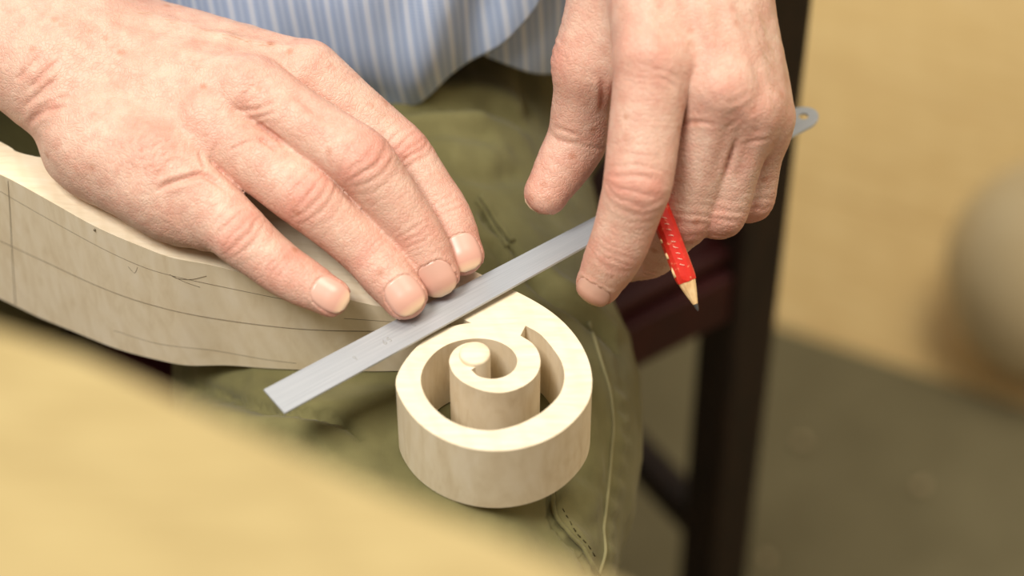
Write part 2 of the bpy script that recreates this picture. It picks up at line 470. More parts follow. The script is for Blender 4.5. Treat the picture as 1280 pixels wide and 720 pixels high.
RH = build_hand(palm_r, [(r_pinky, 4), (r_ring, 4), (r_mid, 4), (r_index, 4), (r_thumb, 8)],
    (-250, -40, -2), (0, 165, 92), 0.78,
    [(r_pinky.j[0]+r_norm*10-r_side*2, 13, .9, .55), (r_ring.j[0]+r_norm*10, 12, .35, .35), (r_mid.j[0]+r_norm*10, 13, .8, .5), (r_index.j[0]+r_norm*10, 13, .7, .45),
     (lerp(r_ring.j[0], r_pinky.j[0], .5)+r_ax*9+r_norm*7, 8, -.4, .5), (lerp(r_mid.j[0], r_ring.j[0], .5)+r_ax*10+r_norm*8, 8, -.4, .5)],
    tendons=[(r_mid.j[0]+r_norm*11, RW+r_norm*17, 3.2, .9), (r_index.j[0]+r_norm*10, RW+r_norm*17+r_side*6, 3.2, .8),
             (r_ring.j[0]+r_norm*10, RW+r_norm*17-r_side*4, 3.2, .6), (r_pinky.j[0]+r_norm*9, RW+r_norm*16-r_side*9, 3.2, .5)],
    strokes=[([(194,239),(210,231),(228,225),(252,219),(272,229),(292,245)], 1.1, 1.0),
             ([(188,219),(192,199),(206,186),(230,188)], .5, .8), ([(183,226),(181,202),(199,181),(226,179)], .42, .8), ([(197,212),(203,197),(216,191),(238,195)], .4, .8),
             ([(176,214),(176,192),(194,172),(216,170)], .3, .8), ([(200,225),(206,207),(220,200),(240,205)], .3, .8),
             ([(322,172),(334,178),(348,190)], 1.0, 1.0), ([(258,214),(252,200),(248,186)], .5, .8), ([(268,208),(266,190),(276,176)], .35, .7), ([(284,190),(300,182),(322,174)], .4, .7),
             ([(287,139),(324,136),(350,123)], .4, .8), ([(303,123),(316,110),(337,102)], .35, .8), ([(290,150),(320,148),(350,138)], .3, .7),
             ([(355,113),(375,122),(400,142),(425,156)], .9, 2.0), ([(296,160),(318,158),(338,150)], .3, .7),
             ([(35,113),(52,95),(74,74)], .5, .9), ([(27,136),(50,116),(78,93)], .55, .9), ([(43,138),(66,128),(90,117)], .5, .9), ([(18,104),(36,84),(58,62)], .4, .9), ([(34,160),(44,146),(60,138),(84,132)], .9, 1.1),
             ([(230,36),(290,48),(340,58),(372,66)], -.5, 1.6), ([(160,60),(220,76),(270,86)], -.35, 1.6)])

# --- the hand holding ruler and pencil (right in the photograph)
l_index = Finger([J(815,78,82), J(798,229,50), J(772,310,26), J(750,352,9)], ((-.05,-.8,.6), (-.35,-.9,.35)), (12.6,12.5,12.2,10.9,10.4,9.8,8.2), nail=(-5.4, 7.4, 6.4), crease=.8, name='index')
l_mid = Finger([J(899,112,72), J(856,271,23), (51,20,-4), (39,27,-14)], ((.05,-.8,.6), (.2,-.9,-.5)), (12.2,11.6,10.7,9.6,9.4,9.0,7.8), nail=(-5.6, 7.2, 6.2), crease=.8, name='middle')
l_ring = Finger([J(938,138,63), J(899,267,23), (70,37,4), (66,54,-4)], ((.1,-.8,.6), (.0,-.9,-.6)), (10.8,9.8,10.2,9.3,9.0,8.6,7.4), nail=(-5.4, 7.0, 6.0), crease=.8, name='ring')
l_pinky = Finger([J(954,152,54), J(938,251,20), (84,42,5), (83,57,-1)], ((.2,-.8,.6), (.1,-.9,-.6)), (10.0,8.8,8.9,8.2,8.0,7.6,6.4), nail=(-5, 6.4, 5.2), crease=.8, name='pinky')
l_thumb = Finger([J(770,-40,90), J(735,78,62), J(724,172,32), J(684,240,19)], ((-.75,-.35,.35), (-.1,.9,-.7)), (13,12.2,12.0,11.6,11.4,10.3,8.0), flat=.92, nail=(-6, 7.6, 6.6), crease=.6, name='thumb')
LW = np.array([57., 90., 128.]); LE = np.array([150., 300., 175.])
l_ax = unit(l_mid.j[0]-LW); l_norm = unit(np.array([-.12,-.72,.70])-l_ax*float(np.array([-.12,-.72,.70])@l_ax)); l_side = unit(np.cross(l_norm, l_ax))
if l_side[0] > 0: l_side = -l_side                   # towards the thumb
def palm_l(P):
    d = None
    for f, off, rm, rw in ((l_pinky,-11,8.8,10.5), (l_ring,-5,10.4,12.5), (l_mid,6,11.4,13.5), (l_index,16,11.8,12)):
        wv = LW+l_side*off*.95+l_ax*6
        c = rc(P, f.j[0]-l_norm*1.0-l_ax*4, wv, rm, rw)
        d = c if d is None else smin(d, c, 10)
        d = smin(d, rc(P, f.j[0]-l_norm*10+l_ax*2, wv-l_norm*6, 8.5, 10), 10)
    d = smin(d, rc(P, J(764,-40,90), l_thumb.j[1], 13, 10.5), 12)
    d = smin(d, rc(P, lerp(l_thumb.j[1], l_index.j[0], .25)-l_norm*4+LW*0, lerp(l_index.j[0], LW, .55)-l_norm*8, 8, 12), 12)
    d = smin(d, ell(P, lerp(l_pinky.j[0], LW, .5)-l_norm*15+l_side*3, (l_ax, l_side, l_norm), (34, 13, 14)), 12)
    d = smin(d, rc(P, LW+l_ax*2, lerp(LW, LE, .16), 25.5, 27, l_norm, .78), 14)
    d = smin(d, rc(P, lerp(LW, LE, .14), lerp(LW, LE, .55), 28, 39, l_norm, .9), 14)
    return d
LH = build_hand(palm_l, [(l_index, 5), (l_mid, 5), (l_ring, 5), (l_pinky, 5), (l_thumb, 7)],
    (-10, -30, -25), (150, 200, 200), 0.85,
    [(l_index.j[0]+l_norm*11, 14, .8, .5), (l_mid.j[0]+l_norm*11, 13, 1.4, .5), (l_ring.j[0]+l_norm*10, 11, 1.0, .5), (l_pinky.j[0]+l_norm*9, 11, .6, .5), (l_thumb.j[1]+l_side*10, 12, .2, .4)],
    tendons=[(l_mid.j[0]+l_norm*11, LW+l_norm*17, 3.0, 1.2), (l_index.j[0]+l_norm*11, LW+l_norm*17+l_side*6, 3.0, .8),
             (l_ring.j[0]+l_norm*10, LW+l_norm*17-l_side*4, 3.0, 1.2), (l_pinky.j[0]+l_norm*9, LW+l_norm*16-l_side*9, 3.0, 1.1)],
    strokes=[([(852,156),(870,152),(896,155)], .5, .8), ([(905,162),(918,150),(928,138)], .3, .8), ([(815,92),(832,100),(846,112)], .3, .8), ([(812,84),(832,90),(850,100)], .25, .8),
             ([(905,128),(922,122),(934,112)], .3, .8), ([(690,158),(708,164),(724,170)], .4, .8), ([(688,172),(704,177),(722,180)], .35, .8), ([(928,182),(942,176),(962,172)], .4, .8), ([(752,98),(754,116),(752,140)], .8, 1.0), ([(922,128),(912,150),(901,190),(890,232)], .45, 2.2), ([(953,140),(944,165),(930,200),(919,240)], .45, 2.0), ([(880,40),(900,80),(925,118)], .3, 2.6), ([(930,50),(945,90),(958,125)], .3, 2.4)])

# --- arms and trunk inside the clothes
SHR = np.array([-235., 265., 330.]); SHL = np.array([115., 285., 330.])
def trunk(P):
    d = rc(P, (-60,250,-40), (-60,262,300), 120, 135, (0,1,0), .70)
    d = smin(d, rc(P, SHR, SHL, 55, 55), 60)
    d = smin(d, rc(P, (-60,268,340), (-60,255,460), 58, 52), 40)
    d = smin(d, rc(P, SHR, RE, 50, 42), 30); d = smin(d, rc(P, RE, lerp(RW, RE, .3), 41, 29), 20)
    d = smin(d, rc(P, SHL, LE, 50, 42), 30); d = smin(d, rc(P, LE, lerp(LW, LE, .3), 41, 29), 20)
    return d
TB = nets(trunk, (-400, 60, -190), (260, 400, 500), 7.0, B=8)

m = NT('skin')
cv = m.coords()
att = m.n('ShaderNodeAttribute', attribute_name='red')
n1 = m.noise(cv, 55, 5, .6); n2 = m.noise(cv, 190, 4, .6); n3 = m.noise(cv, 420, 3, .6)
base = m.ramp(n1, [(.28, (196,153,131)), (.5, (210,171,149)), (.74, (219,185,163))])
mott = m.ramp(n2, [(.40, (0,0,0,1)), (.66, (1,1,1,1))])
base = m.mix(m.math('MULTIPLY', mott, .46), base, lin((198,136,116)))
base = m.mix(m.math('MULTIPLY', att.outputs['Fac'], .50), base, lin((202,122,104)))
vor = m.n('ShaderNodeTexVoronoi'); vor.inputs['Scale'].default_value = 130; m.l(cv, vor.inputs['Vector'])
fr = m.ramp(vor.outputs['Distance'], [(.0, (1,1,1,1)), (.13, (.7,.7,.7,1)), (.26, (0,0,0,1))])
frm = m.ramp(m.noise(cv, 36, 2), [(.47, (0,0,0,1)), (.60, (1,1,1,1))])
base = m.mix(m.math('MULTIPLY', m.math('MULTIPLY', fr, frm), .6), base, lin((168,100,66)))
m.col(base); m.rough(.50, .42)
m.b.inputs['Subsurface Weight'].default_value = .16
m.b.inputs['Subsurface Radius'].default_value = (1.0, .42, .24)
m.b.inputs['Subsurface Scale'].default_value = .004
cell = m.n('ShaderNodeTexVoronoi', feature='DISTANCE_TO_EDGE'); cell.inputs['Scale'].default_value = 620
dn = m.n('ShaderNodeTexNoise'); dn.inputs['Scale'].default_value = 160; m.l(cv, dn.inputs['Vector'])
av = m.n('ShaderNodeVectorMath', operation='MULTIPLY_ADD'); av.inputs[1].default_value = (.006,.006,.006)
m.l(dn.outputs['Color'], av.inputs[0]); m.l(cv, av.inputs[2]); m.l(av.outputs[0], cell.inputs['Vector'])
ce = m.ramp(cell.outputs['Distance'], [(.0, (0,0,0,1)), (.16, (1,1,1,1))])
# long crossing skin lines
ln = m.noise(m.coords((260,90,200), (0,0,.6)), 1, 4, .6, .6)
m.bump(m.math('ADD', m.math('MULTIPLY', ce, .35), m.math('ADD', m.math('MULTIPLY', n3, .5), m.math('MULTIPLY', ln, .9))), .38, .0010)
SKIN = m.m
m = NT('fingernail')
at = m.n('ShaderNodeAttribute', attribute_name='along')
m.col(m.ramp(at.outputs['Fac'], [(.0, (206,160,140)), (.12, (211,167,148)), (.76, (206,156,136)), (.90, (217,180,148)), (1, (224,194,160))]))
m.rough(.30, .5); NAIL = m.m

person = empty('person', (-60, 250, -620))
tag(person, 'seated person in blue striped shirt and olive trousers holding a steel ruler and a pencil', 'person')
Vs = []; Qs = []; Rs = []; off = 0
for V, Q, red in (RH, LH, (TB[0], TB[1], np.zeros(len(TB[0])))):
    Vs.append(V); Qs.append(Q+off); Rs.append(red); off += len(V)
body = mesh_obj('body', np.concatenate(Vs), np.concatenate(Qs), SKIN, None, True); child(body, person)
a = body.data.attributes.new('red', 'FLOAT', 'POINT'); a.data.foreach_set('value', np.concatenate(Rs).astype(np.float32))
body['label'] = 'bare hands and forearms with freckled wrinkled skin'
for f in (r_pinky, r_ring, r_mid, r_index, l_index, l_mid, l_ring, l_pinky, l_thumb): make_nail(f, NAIL, body)

# ------------------------------------------------------------------ wood materials
def maple(name, c0, c1, c2, scale=1.0, rough=.5, ring=.25, axis=(0,0,0)):
    m = NT(name); cv = m.coords((1,1,1), axis)
    g = m.noise(m.coords((60*scale, 420*scale, 60*scale), axis), 1, 5, .6, .4)
    blot = m.noise(cv, 26*scale, 3, .5)
    wv = m.n('ShaderNodeTexWave', wave_type='RINGS', rings_direction='Z'); wv.inputs['Scale'].default_value = 42*scale
    wv.inputs['Distortion'].default_value = 5; wv.inputs['Detail'].default_value = 3; wv.inputs['Detail Scale'].default_value = .6
    mp = m.coords((1, .55, .8), (axis[0]+1.25, axis[1]+.5, axis[2])); m.l(mp, wv.inputs['Vector'])
    c = m.ramp(g, [(.25, c0), (.5, c1), (.75, c2)])
    c = m.mix(m.math('MULTIPLY', m.ramp(wv.outputs['Fac'], [(.62, (0,0,0,1)), (1., (1,1,1,1))]), ring), c, lin(c0))
    c = m.mix(m.math('MULTIPLY', blot, .22), c, lin(c0))
    m.col(c); m.rough(rough, .35); m.bump(g, .12, .0006)
    return m.m
MAPLE = maple('pale_maple', (214,194,160), (230,214,184), (237,223,198), 1.0, .5, .24)
GOLD = maple('golden_plate_wood', (146,126,82), (164,144,97), (176,157,110), .5, .42, .2)
FLOORW = maple('floor_wood', (200,168,112), (216,186,128), (226,200,146), .25, .38, .2, (0,0,.4))
m = NT('pencil_graphite_line'); m.col(lin((112,98,76))); m.rough(.6); GRAPH = m.m

# ------------------------------------------------------------------ the neck blank with its scroll
def in_poly(pts, poly):
    x, y = pts[:,0], pts[:,1]; c = np.zeros(len(pts), bool); n = len(poly)
    for i in range(n):
        x0, y0 = poly[i]; x1, y1 = poly[(i+1) % n]
        k = ((y0 > y) != (y1 > y)) & (x < (x1-x0)*(y-y0)/(y1-y0+1e-12)+x0); c ^= k
    return c
def tri_fill(loops, extra=()):
    pts = [tuple(p) for L in loops for p in L]+[tuple(p) for p in extra]; ed = []; o = 0
    for L in loops:
        ed += [(o+i, o+(i+1) % len(L)) for i in range(len(L))]; o += len(L)
    vs, es, fs, ov, oe, of = delaunay_2d_cdt([Vector(p) for p in pts], ed, [], 0, 1e-5)
    vs = np.array([tuple(v) for v in vs]); fs = np.array(fs)
    c = vs[fs].mean(1); keep = in_poly(c, loops[0])
    for L in loops[1:]: keep &= ~in_poly(c, L)
    return vs, fs[keep]
def extrude(loops, top, bot, extra=()):
    vs, fs = tri_fill(loops, extra); n = len(vs)
    T = np.array([top(x, y) for x, y in vs]); Bt = np.array([bot(x, y) for x, y in vs])
    area2 = np.cross(vs[fs[:,1]]-vs[fs[:,0]], vs[fs[:,2]]-vs[fs[:,0]]); fs[area2 < 0] = fs[area2 < 0][:, ::-1]
    F = [list(map(int, f)) for f in fs]+[[int(i)+n for i in f[::-1]] for f in fs]
    cnt = {}
    for f in fs:
        for k in range(3):
            a, b = int(f[k]), int(f[(k+1) % 3]); cnt[(a, b)] = 1
    for (a, b) in list(cnt):
        if (b, a) not in cnt: F.append([b, a, a+n, b+n])
    return np.concatenate([T, Bt]), F

OUT = [(622,353),(664,373),(693,391),(715.5,413),(731,436),(739.5,460),(741,479),(738.5,498),(729,514),(712,533),(689,549),(658,560.5),(622,565.5),(587,562),(553,551),(524,531.5),(507,511),(497,492),(493,480),(497,466),(507,449),(520,433),(538,419),(558,409.5),(573,405.5),(589,403.5)]
GO = [(657,407),(675.5,418),(691,435.5),(702,453),(705.5,472),(700,492),(685,509),(668,521),(644,532),(615.5,538),(587,535),(562,525.5),(544,511.5),(532,496),(526,478),(528,463),(535.5,449.5),(547,438),(562,429.5),(580,424.5),(600,423),(618,425.5),(633,432),(643,441),(646.5,451),(643.5,461),(635,468.5),(622,473),(609,473),(597,469.5),(589,462)]
GI = [(650.5,419.5),(664,428),(672,438),(675.5,450),(674,461),(668,472),(655.5,482),(640,488.5),(624,491),(604.5,488.5),(584.5,481),(569,469.5),(562,456),(562.5,446),(568,437),(578,430.5),(591,427.5),(604,430),(611.5,437.5),(612,445),(605,453),(594,459)]
def p2(l): return catmull([J(x, y, 0)[:2] for x, y in l], 5)
def soft(x): return 0.5*(x+math.sqrt(x*x+60))-0.5*math.sqrt(60)*math.exp(-abs(x)/20)
def zt(x, y=0):
    k = max(-35-x, 0); k = k*k/(k+9.0)
    return min(0.137*k, 19.0) if k > 0 else 0.0
def zb(x, y=0): return float(np.interp(x, [-400,-183,-165,-150,-130,-112,-93,-75,-58,-42,-30,-18], [-55.5,-54.5,-52.5,-50.5,-48,-45.3,-42.2,-39,-35.6,-32.6,-31.2,-30.6]))
front = []
for (px, py) in ((562,391.5),(480,384),(400,366),(330,349),(267,332),(217,322.5),(179,309),(121,284),(60,250),(0,218)):
    q = J(px, py, 0)
    for _ in range(4): q = J(px, py, zt(q[0]))
    front.append(q[:2])
d0 = (front[-1]-front[-2]); d0 /= np.linalg.norm(d0)
front = list(catmull(front, 5))
nend = front[-1]+d0*165; nperp = np.array([-d0[1], d0[0]]); nperp *= -1 if nperp[1] < 0 else 1
backp = []
for (px, py) in ((0,177),(20,189),(40,194.5),(58,197)):
    q = J(px, py, 0)
    for _ in range(4): q = J(px, py, zt(q[0]))
    backp.append(q[:2])
b_end = nend+nperp*np.linalg.norm(backp[0]-front[-1])*.9
back = [b_end]+[lerp(b_end, backp[0], t) for t in (.35, .7)]+backp+[np.array(v, float) for v in ((-150,51),(-132,57.5),(-108,57),(-82,49),(-55,35),(-30,19.5))]
back = list(catmull(back, 5))
outer = p2(OUT)
for _ in range(5): outer[2:-2] = (outer[:-4]+outer[1:-3]+outer[2:-2]+outer[3:-1]+outer[4:])/5
outer = list(outer)
loop = outer+[J(589.5,403.0,0)[:2]]+front+[nend]+back
cl = [loop[0]]
for p in loop[1:]:
    if np.linalg.norm(p-cl[-1]) > .25: cl.append(p)
if np.linalg.norm(cl[0]-cl[-1]) < .25: cl.pop()
groove = list(p2(GO))+list(p2(GI))[::-1]
gl = [groove[0]]
for p in groove[1:]:
    if np.linalg.norm(p-gl[-1]) > .2: gl.append(p)
area_l = sum(cl[i][0]*cl[(i+1) % len(cl)][1]-cl[(i+1) % len(cl)][0]*cl[i][1] for i in range(len(cl)))
gx = [(x, y) for x in range(-330, 40, 9) for y in range(-90, 160, 9)]
gx = np.array(gx, float)
ok = in_poly(gx, cl) & ~in_poly(gx, gl)
allb = np.array(cl+gl)
ok &= np.array([np.min(np.hypot(*(allb-g).T)) > 4.0 for g in gx])
V, F = extrude([cl, gl], lambda x, y: (x, y, zt(x)), lambda x, y: (x, y, zb(x)), gx[ok])
neck = mesh_obj('instrument_neck', V, F, MAPLE)
sharp_smooth(neck, 30)
mb = bevel(neck, .45, 2, 50); mb.modifiers['bevel'].harden_normals = True
tag(neck, 'unvarnished maple instrument neck with a carved open spiral scroll lying across the lap', 'neck')
def lathe(name, prof, c, mat, parent, n=40):
    V = []; F = []
    for r, z in prof:
        for k in range(n):
            a = 2*math.pi*k/n; V.append((c[0]+r*math.cos(a), c[1]+r*math.sin(a), c[2]+z))
    for i in range(len(prof)-1):
        for k in range(n): F.append([i*n+k, i*n+(k+1) % n, (i+1)*n+(k+1) % n, (i+1)*n+k])
    F.append([(len(prof)-1)*n+k for k in range(n)]); F.append(list(range(n))[::-1])
    o = mesh_obj(name, V, F, mat, None, True)
    if parent: child(o, parent)
    sharp_smooth(o, 50); return o
ec = J(593.5, 442, 1.0)
lathe('scroll_eye', [(5.5,-26),(5.5,.6),(5.35,1.3),(4.9,1.7),(3.5,1.9),(.4,1.95)], (ec[0], ec[1], 0), MAPLE, neck)
bv = BVHTree.FromPolygons([tuple(v) for v in V], F)
def drawn(pts, r, bvh=bv, parent=neck, name='pencil_line', mat=GRAPH, per=6, lift=.02):
    P = [cast(bvh, x, y, lift) for x, y in catmull(pts, per)]
    P = [p for p in P if p is not None]
    if len(P) > 1: return tube(name, P, r*.8, mat, parent, 5)
for pts, r in (([(10,226),(13,270),(16,330),(20,391)], .20),
               ([(0,301),(54,326),(121,357),(179,378),(250,395),(360,410),(450,414),(520,412)], .20),
               ([(0,239),(54,270),(125,309),(175,332),(217,345),(300,363),(360,375),(430,386)], .14),
               ([(142,413),(200,430),(267,438),(330,449),(370,454)], .12),
               ([(212,343),(222,348),(240,349),(258,345)], .18), ([(214,344),(230,352),(250,359)], .12),
               ([(160,333),(168,341),(172,334)], .10),
               ([(559.5,393.5),(559,407)], .22), ([(563.2,394),(563,406)], .18), ([(430,398),(520,404),(552,403)], .12)):
    drawn(pts, r)
drawn([(118,286.5),(119.5,287.5)], .9)

# ------------------------------------------------------------------ steel ruler, a little twisted by the grip
m = NT('brushed_steel'); mq = m.n('ShaderNodeMapping'); mq.inputs['Scale'].default_value = (30, 1400, 30); m.l(m.coords((1,1,1), (0,0,-.64)), mq.inputs['Vector']); sc_ = m.noise(mq.outputs[0], 1, 3, .5)
m.col(m.ramp(sc_, [(.3, (170,172,174)), (.55, (180,182,183)), (.8, (189,190,190))]))
m.b.inputs['Metallic'].default_value = .35; m.rough(.40); m.bump(sc_, .03, .0002); STEEL = m.m
m = NT('etched_mark'); m.col(lin((158,154,148))); m.rough(.5); ETCH = m.m  # faint
rz = 2.6
ra_ = J(342.5, 502.5, rz); rb_ = J(1019, 138.5, rz)
RL = np.linalg.norm(rb_-ra_); rt = unit(rb_-ra_); rn = unit(np.cross(rt, (0,0,1)))   # near edge side
RWD = 6.5
def ruler_pt(l, wv, h):
    al = math.radians(np.interp(l/RL, [0, .22, .42, .6, .78, 1.0], [-2, 2.5, 11, 17, 15, 2]))
    c = rn*math.cos(al)+np.array([0,0,1.])*math.sin(al); nn = np.array([0,0,1.])*math.cos(al)-rn*math.sin(al)
    return ra_+rt*l+c*wv+nn*h
lp = [(l, RWD) for l in np.linspace(0, RL-9, 50)]+[(RL-9+9*math.sin(a), RWD*math.cos(a)) for a in np.linspace(0, math.pi, 15)[1:-1]]+[(l, -RWD) for l in np.linspace(RL-9, 0, 50)]
hl = [(RL-6+1.9*math.cos(a), .0+1.9*math.sin(a)) for a in np.linspace(0, 2*math.pi, 15)[:-1]]
V, F = extrude([lp, hl], lambda x, y: ruler_pt(x, y, .4), lambda x, y: ruler_pt(x, y, -.4), [(l, 0) for l in np.linspace(3, RL-14, 50)])
ruler = mesh_obj('steel_ruler', V, F, STEEL)
bm = bmesh.new(); bm.from_mesh(ruler.data); bmesh.ops.recalc_face_normals(bm, faces=bm.faces); bm.to_mesh(ruler.data); bm.free()
sharp_smooth(ruler, 30)
tag(ruler, 'narrow steel ruler laid diagonally across the wooden neck beside the scroll', 'ruler')
def etched(strokes, l0, w0, s, r=.16):
    for st in strokes:
        P = [ruler_pt(l0+(x)*s, w0+y*s, .42) for x, y in st]
        tube('etched_mark', P, r, ETCH, ruler, 4)
DIG = {'6': [[(1.4,-2),(.4,-1),(0,.6),(.3,1.6),(1,2),(1.7,1.5),(1.8,.7),(1.2,.1),(.4,.3)]],
       '5': [[(1.7,-2),(.3,-2),(.2,-.3),(1.1,-.5),(1.8,.3),(1.6,1.5),(.8,2),(0,1.6)]],
       '9': [[(1.7,-.3),(.8,.2),(.1,-.6),(.3,-1.6),(1,-2),(1.7,-1.4),(1.8,0),(1.4,1.5),(.6,2)]]}
etched(DIG['6'], 45.5, .2, .55); etched(DIG['5'], 47.5, .2, .55)
etched(DIG['9'], 33, .2, .5, .11); etched(DIG['6'], 58.5, -.6, .5, .11)

# ------------------------------------------------------------------ pencil stub
pt_tip = J(872.5, 388.5, 6); pt_up = J(823, 258, 33)
pd = unit(pt_up-pt_tip); pL = 76.0
m = NT('red_pencil_paint'); nz = m.noise(m.coords(), 420, 4, .7)
m.col(m.ramp(nz, [(.30, (196,36,26)), (.60, (206,44,30)), (.70, (226,150,110))])); m.rough(.35); PRED = m.m
m = NT('sharpened_cedar'); m.col(m.ramp(m.noise(m.coords(), 300, 3), [(.3, (214,172,118)), (.7, (236,204,152))])); m.rough(.7); PWOOD = m.m
m = NT('graphite'); m.col(lin((62,60,60))); m.rough(.4); PGR = m.m
m = NT('worn_print'); m.col(lin((236,196,170))); m.rough(.6); PPR = m.m
pencil = empty('pencil', tuple(pt_tip))
tag(pencil, 'short red pencil with bare sharpened tip held between two fingers', 'pencil')
def hexbar(name, prof, mat, n, parent=pencil, rot=.25):
    u = unit(np.cross(pd, (0,0,1))); v = np.cross(pd, u); V = []; F = []
    for k, (t, r, wob) in enumerate(prof):
        for i in range(n):
            a = 2*math.pi*i/n+rot; V.append(pt_tip+pd*(t+(wob*(1 if i % 2 else -1)))+u*r*math.cos(a)+v*r*math.sin(a))
    for k in range(len(prof)-1):
        for i in range(n): F.append([k*n+i, k*n+(i+1) % n, (k+1)*n+(i+1) % n, (k+1)*n+i])
    F.append(list(range(n))[::-1]); F.append([(len(prof)-1)*n+i for i in range(n)])
    o = mesh_obj(name, V, F, mat); child(o, parent)
    bm = bmesh.new(); bm.from_mesh(o.data); bmesh.ops.recalc_face_normals(bm, faces=bm.faces); bm.to_mesh(o.data); bm.free()
    return o
hexbar('painted_shaft', [(12.0,3.75,.8),(13.5,3.85,.5),(30,3.9,0),(pL,3.9,0)], PRED, 12)
hexbar('sharpened_wood', [(2.6,.95,0),(8,2.5,0),(12.8,3.7,.6),(14,3.6,0)], PWOOD, 12)
hexbar('graphite_tip', [(0,.25,0),(.8,.55,0),(2.9,1.0,0)], PGR, 10)
def side_dir(ang):
    u = unit(np.cross(pd, (0,0,1))); v = np.cross(pd, u); return u*math.cos(ang)+v*math.sin(ang)
cdir = unit(CAM-pt_tip); cdir = unit(cdir-pd*(cdir@pd)); ldir = np.cross(pd, cdir)
rs = random.Random(3)
for k in range(9):                                    # worn lettering along the shaft
    t = 17+k*2.2; P0 = pt_tip+pd*t+unit(cdir+ldir*.15)*3.9
    tube('print_mark', [P0+ldir*.7, P0+pd*.5+ldir*rs.uniform(-.3,.3), P0+pd*rs.uniform(.7,1.2)-ldir*.7], .13, PPR, pencil, 4)
for t, L in ((14, 5), (21, 3.2), (27, 2.2)):          # knife cuts along the edge
    ax = unit(ldir*1.0+cdir*.55) if np.dot(ldir, RGT) < 0 else unit(-ldir*1.0+cdir*.55)
    tube('knife_cut', [pt_tip+pd*t+ax*3.55, pt_tip+pd*(t+L*.5)+ax*3.6, pt_tip+pd*(t+L)+ax*3.2], [.75, .7, .1], PWOOD, pencil, 6)

# ------------------------------------------------------------------ trousers
def seg(P, pts):
    d = None
    for (a, ra, b, rb, k) in pts:
        c = rc(P, a, b, ra, rb); d = c if d is None else smin(d, c, k)
    return d
LK = (-40,-225,-104); RK = (-470,-30,-122)
def legs(P):
    d = smin(rc(P, (-80,240,-100), (-50,-40,-110), 84, 72), rc(P, (-50,-40,-110), (-60,-200,-108), 72, 58), 20)
    d = smin(d, seg(P, [((-66,275,-92), 90, (-32,15,-106), 77, 30), ((-32,20,-106), 77, LK, 64, 30), (LK, 62, (-40,-235,-540), 56, 30)]), 30)
    d = smin(d, seg(P, [((-140,275,-112), 84, (-300,120,-118), 74, 30), ((-300,120,-118), 74, RK, 62, 30), (RK, 60, (-480,-40,-540), 55, 30)]), 26)
    return smin(d, rc(P, (-125,285,-95), (-30,285,-95), 98, 98), 50)
TV, TQ = nets(legs, (-570, -320, -600), (140, 420, 30), 2.5)
TV = relax(TV, TQ, 2); TN = normals(TV, TQ)
tb = BVHTree.FromPolygons([tuple(v) for v in TV], TQ.tolist())
def on_trousers(pts, per=5, lift=0):
    P = [cast(tb, x, y, lift) for x, y in catmull(pts, per)]
    return np.array([p for p in P if p is not None])
near = (TV[:,1] < 260) & (TV[:,1] > -190) & (TV[:,0] > -150) & (TV[:,2] > -190)
td = np.zeros(len(TV))
td += 4.0*vnoise(TV, .011, 5)+1.6*vnoise(TV, .03, 6)
td[near] += 1.5*vnoise(TV[near], .06, 7)+.6*vnoise(TV[near], .14, 8)
def fold(pts, depth, width, b0=0, b1=0, bw=12, ends=.12):
    L = on_trousers(pts); idx = np.where(near)[0]; X = TV[idx]
    best = np.full(len(X), 1e9); side = np.zeros(len(X)); tt = np.zeros(len(X))
    for i in range(len(L)-1):
        a = L[i]; ba = L[i+1]-a; t = np.clip((X-a)@ba/(ba@ba+1e-9), 0, 1); o = X-a-t[:,None]*ba
        d = np.sqrt((o*o).sum(1)); k = d < best; best[k] = d[k]
        side[k] = np.cross(ba[None,:2], o[k][:,:2]).reshape(-1); tt[k] = (i+t[k])/(len(L)-1)
    env = np.clip(np.minimum(tt, 1-tt)/ends, 0, 1)
    sg = np.sign(side)                                # + = left of the direction of travel
    d = -depth*np.exp(-(best/width)**2)
    d += np.where(sg > 0, b0, b1)*np.exp(-((best-bw*.8)/bw)**2)
    td[idx] += d*env
fold([(190,462),(250,487),(310,507),(360,516),(410,522),(445,537),(468,556),(478,590)], 6.5, 3.0, -2, 6, 13)
fold([(655,338),(690,368),(724,393),(751,416),(772,442)], 7, 3.2, 4, 1, 9)
fold([(604,258),(622,285),(640,306),(657,338)], 6.0, 2.4, 0, 2, 7)
fold([(490,142),(560,134),(620,137),(665,158)], 5, 3.5, 4, 3, 10)
fold([(500,172),(560,165),(620,172)], 4, 5, 2, 2, 12)
fold([(560,215),(610,222),(660,214)], 2.5, 4, 1.5, 1.5, 9)
fold([(610,300),(628,325),(640,345)], 3, 2.4, 1, 1, 6)
fold([(300,560),(380,560),(450,600),(500,660)], 3, 6, 2, 3, 14)
fold([(689,600),(691,640),(707,665),(727,687),(742,716)], 2.6, 1.5, 1.4, 0, 5, .04)
fold([(700,575),(735,600),(757,612)], 1.5, 3, 1, 1, 6)
fold([(705,640),(730,655),(752,660)], 1.6, 3, 1, 1, 6)
SEAM = [(736,402),(744,428),(752,455),(762,490),(766,530),(764,560),(761,595),(757,635),(754,662),(756,690),(748,718)]
for k in range(9):
    y = 480+k*27; x = np.interp(y, [p[1] for p in SEAM], [p[0] for p in SEAM])
    fold([(x+2, y), (x+14, y+7), (x+26, y+8)], 1.2, 2.2, .7, .7, 5, .3)
TV = TV+TN*td[:,None]
under = np.where((TV[:,2] > -75) & (TV[:,1] < 160))[0]
inb = in_poly(TV[under][:,:2], cl)
cla = np.array(cl); cld = np.concatenate([lerp(cla, np.roll(cla, -1, 0), t) for t in (0, .25, .5, .75)])
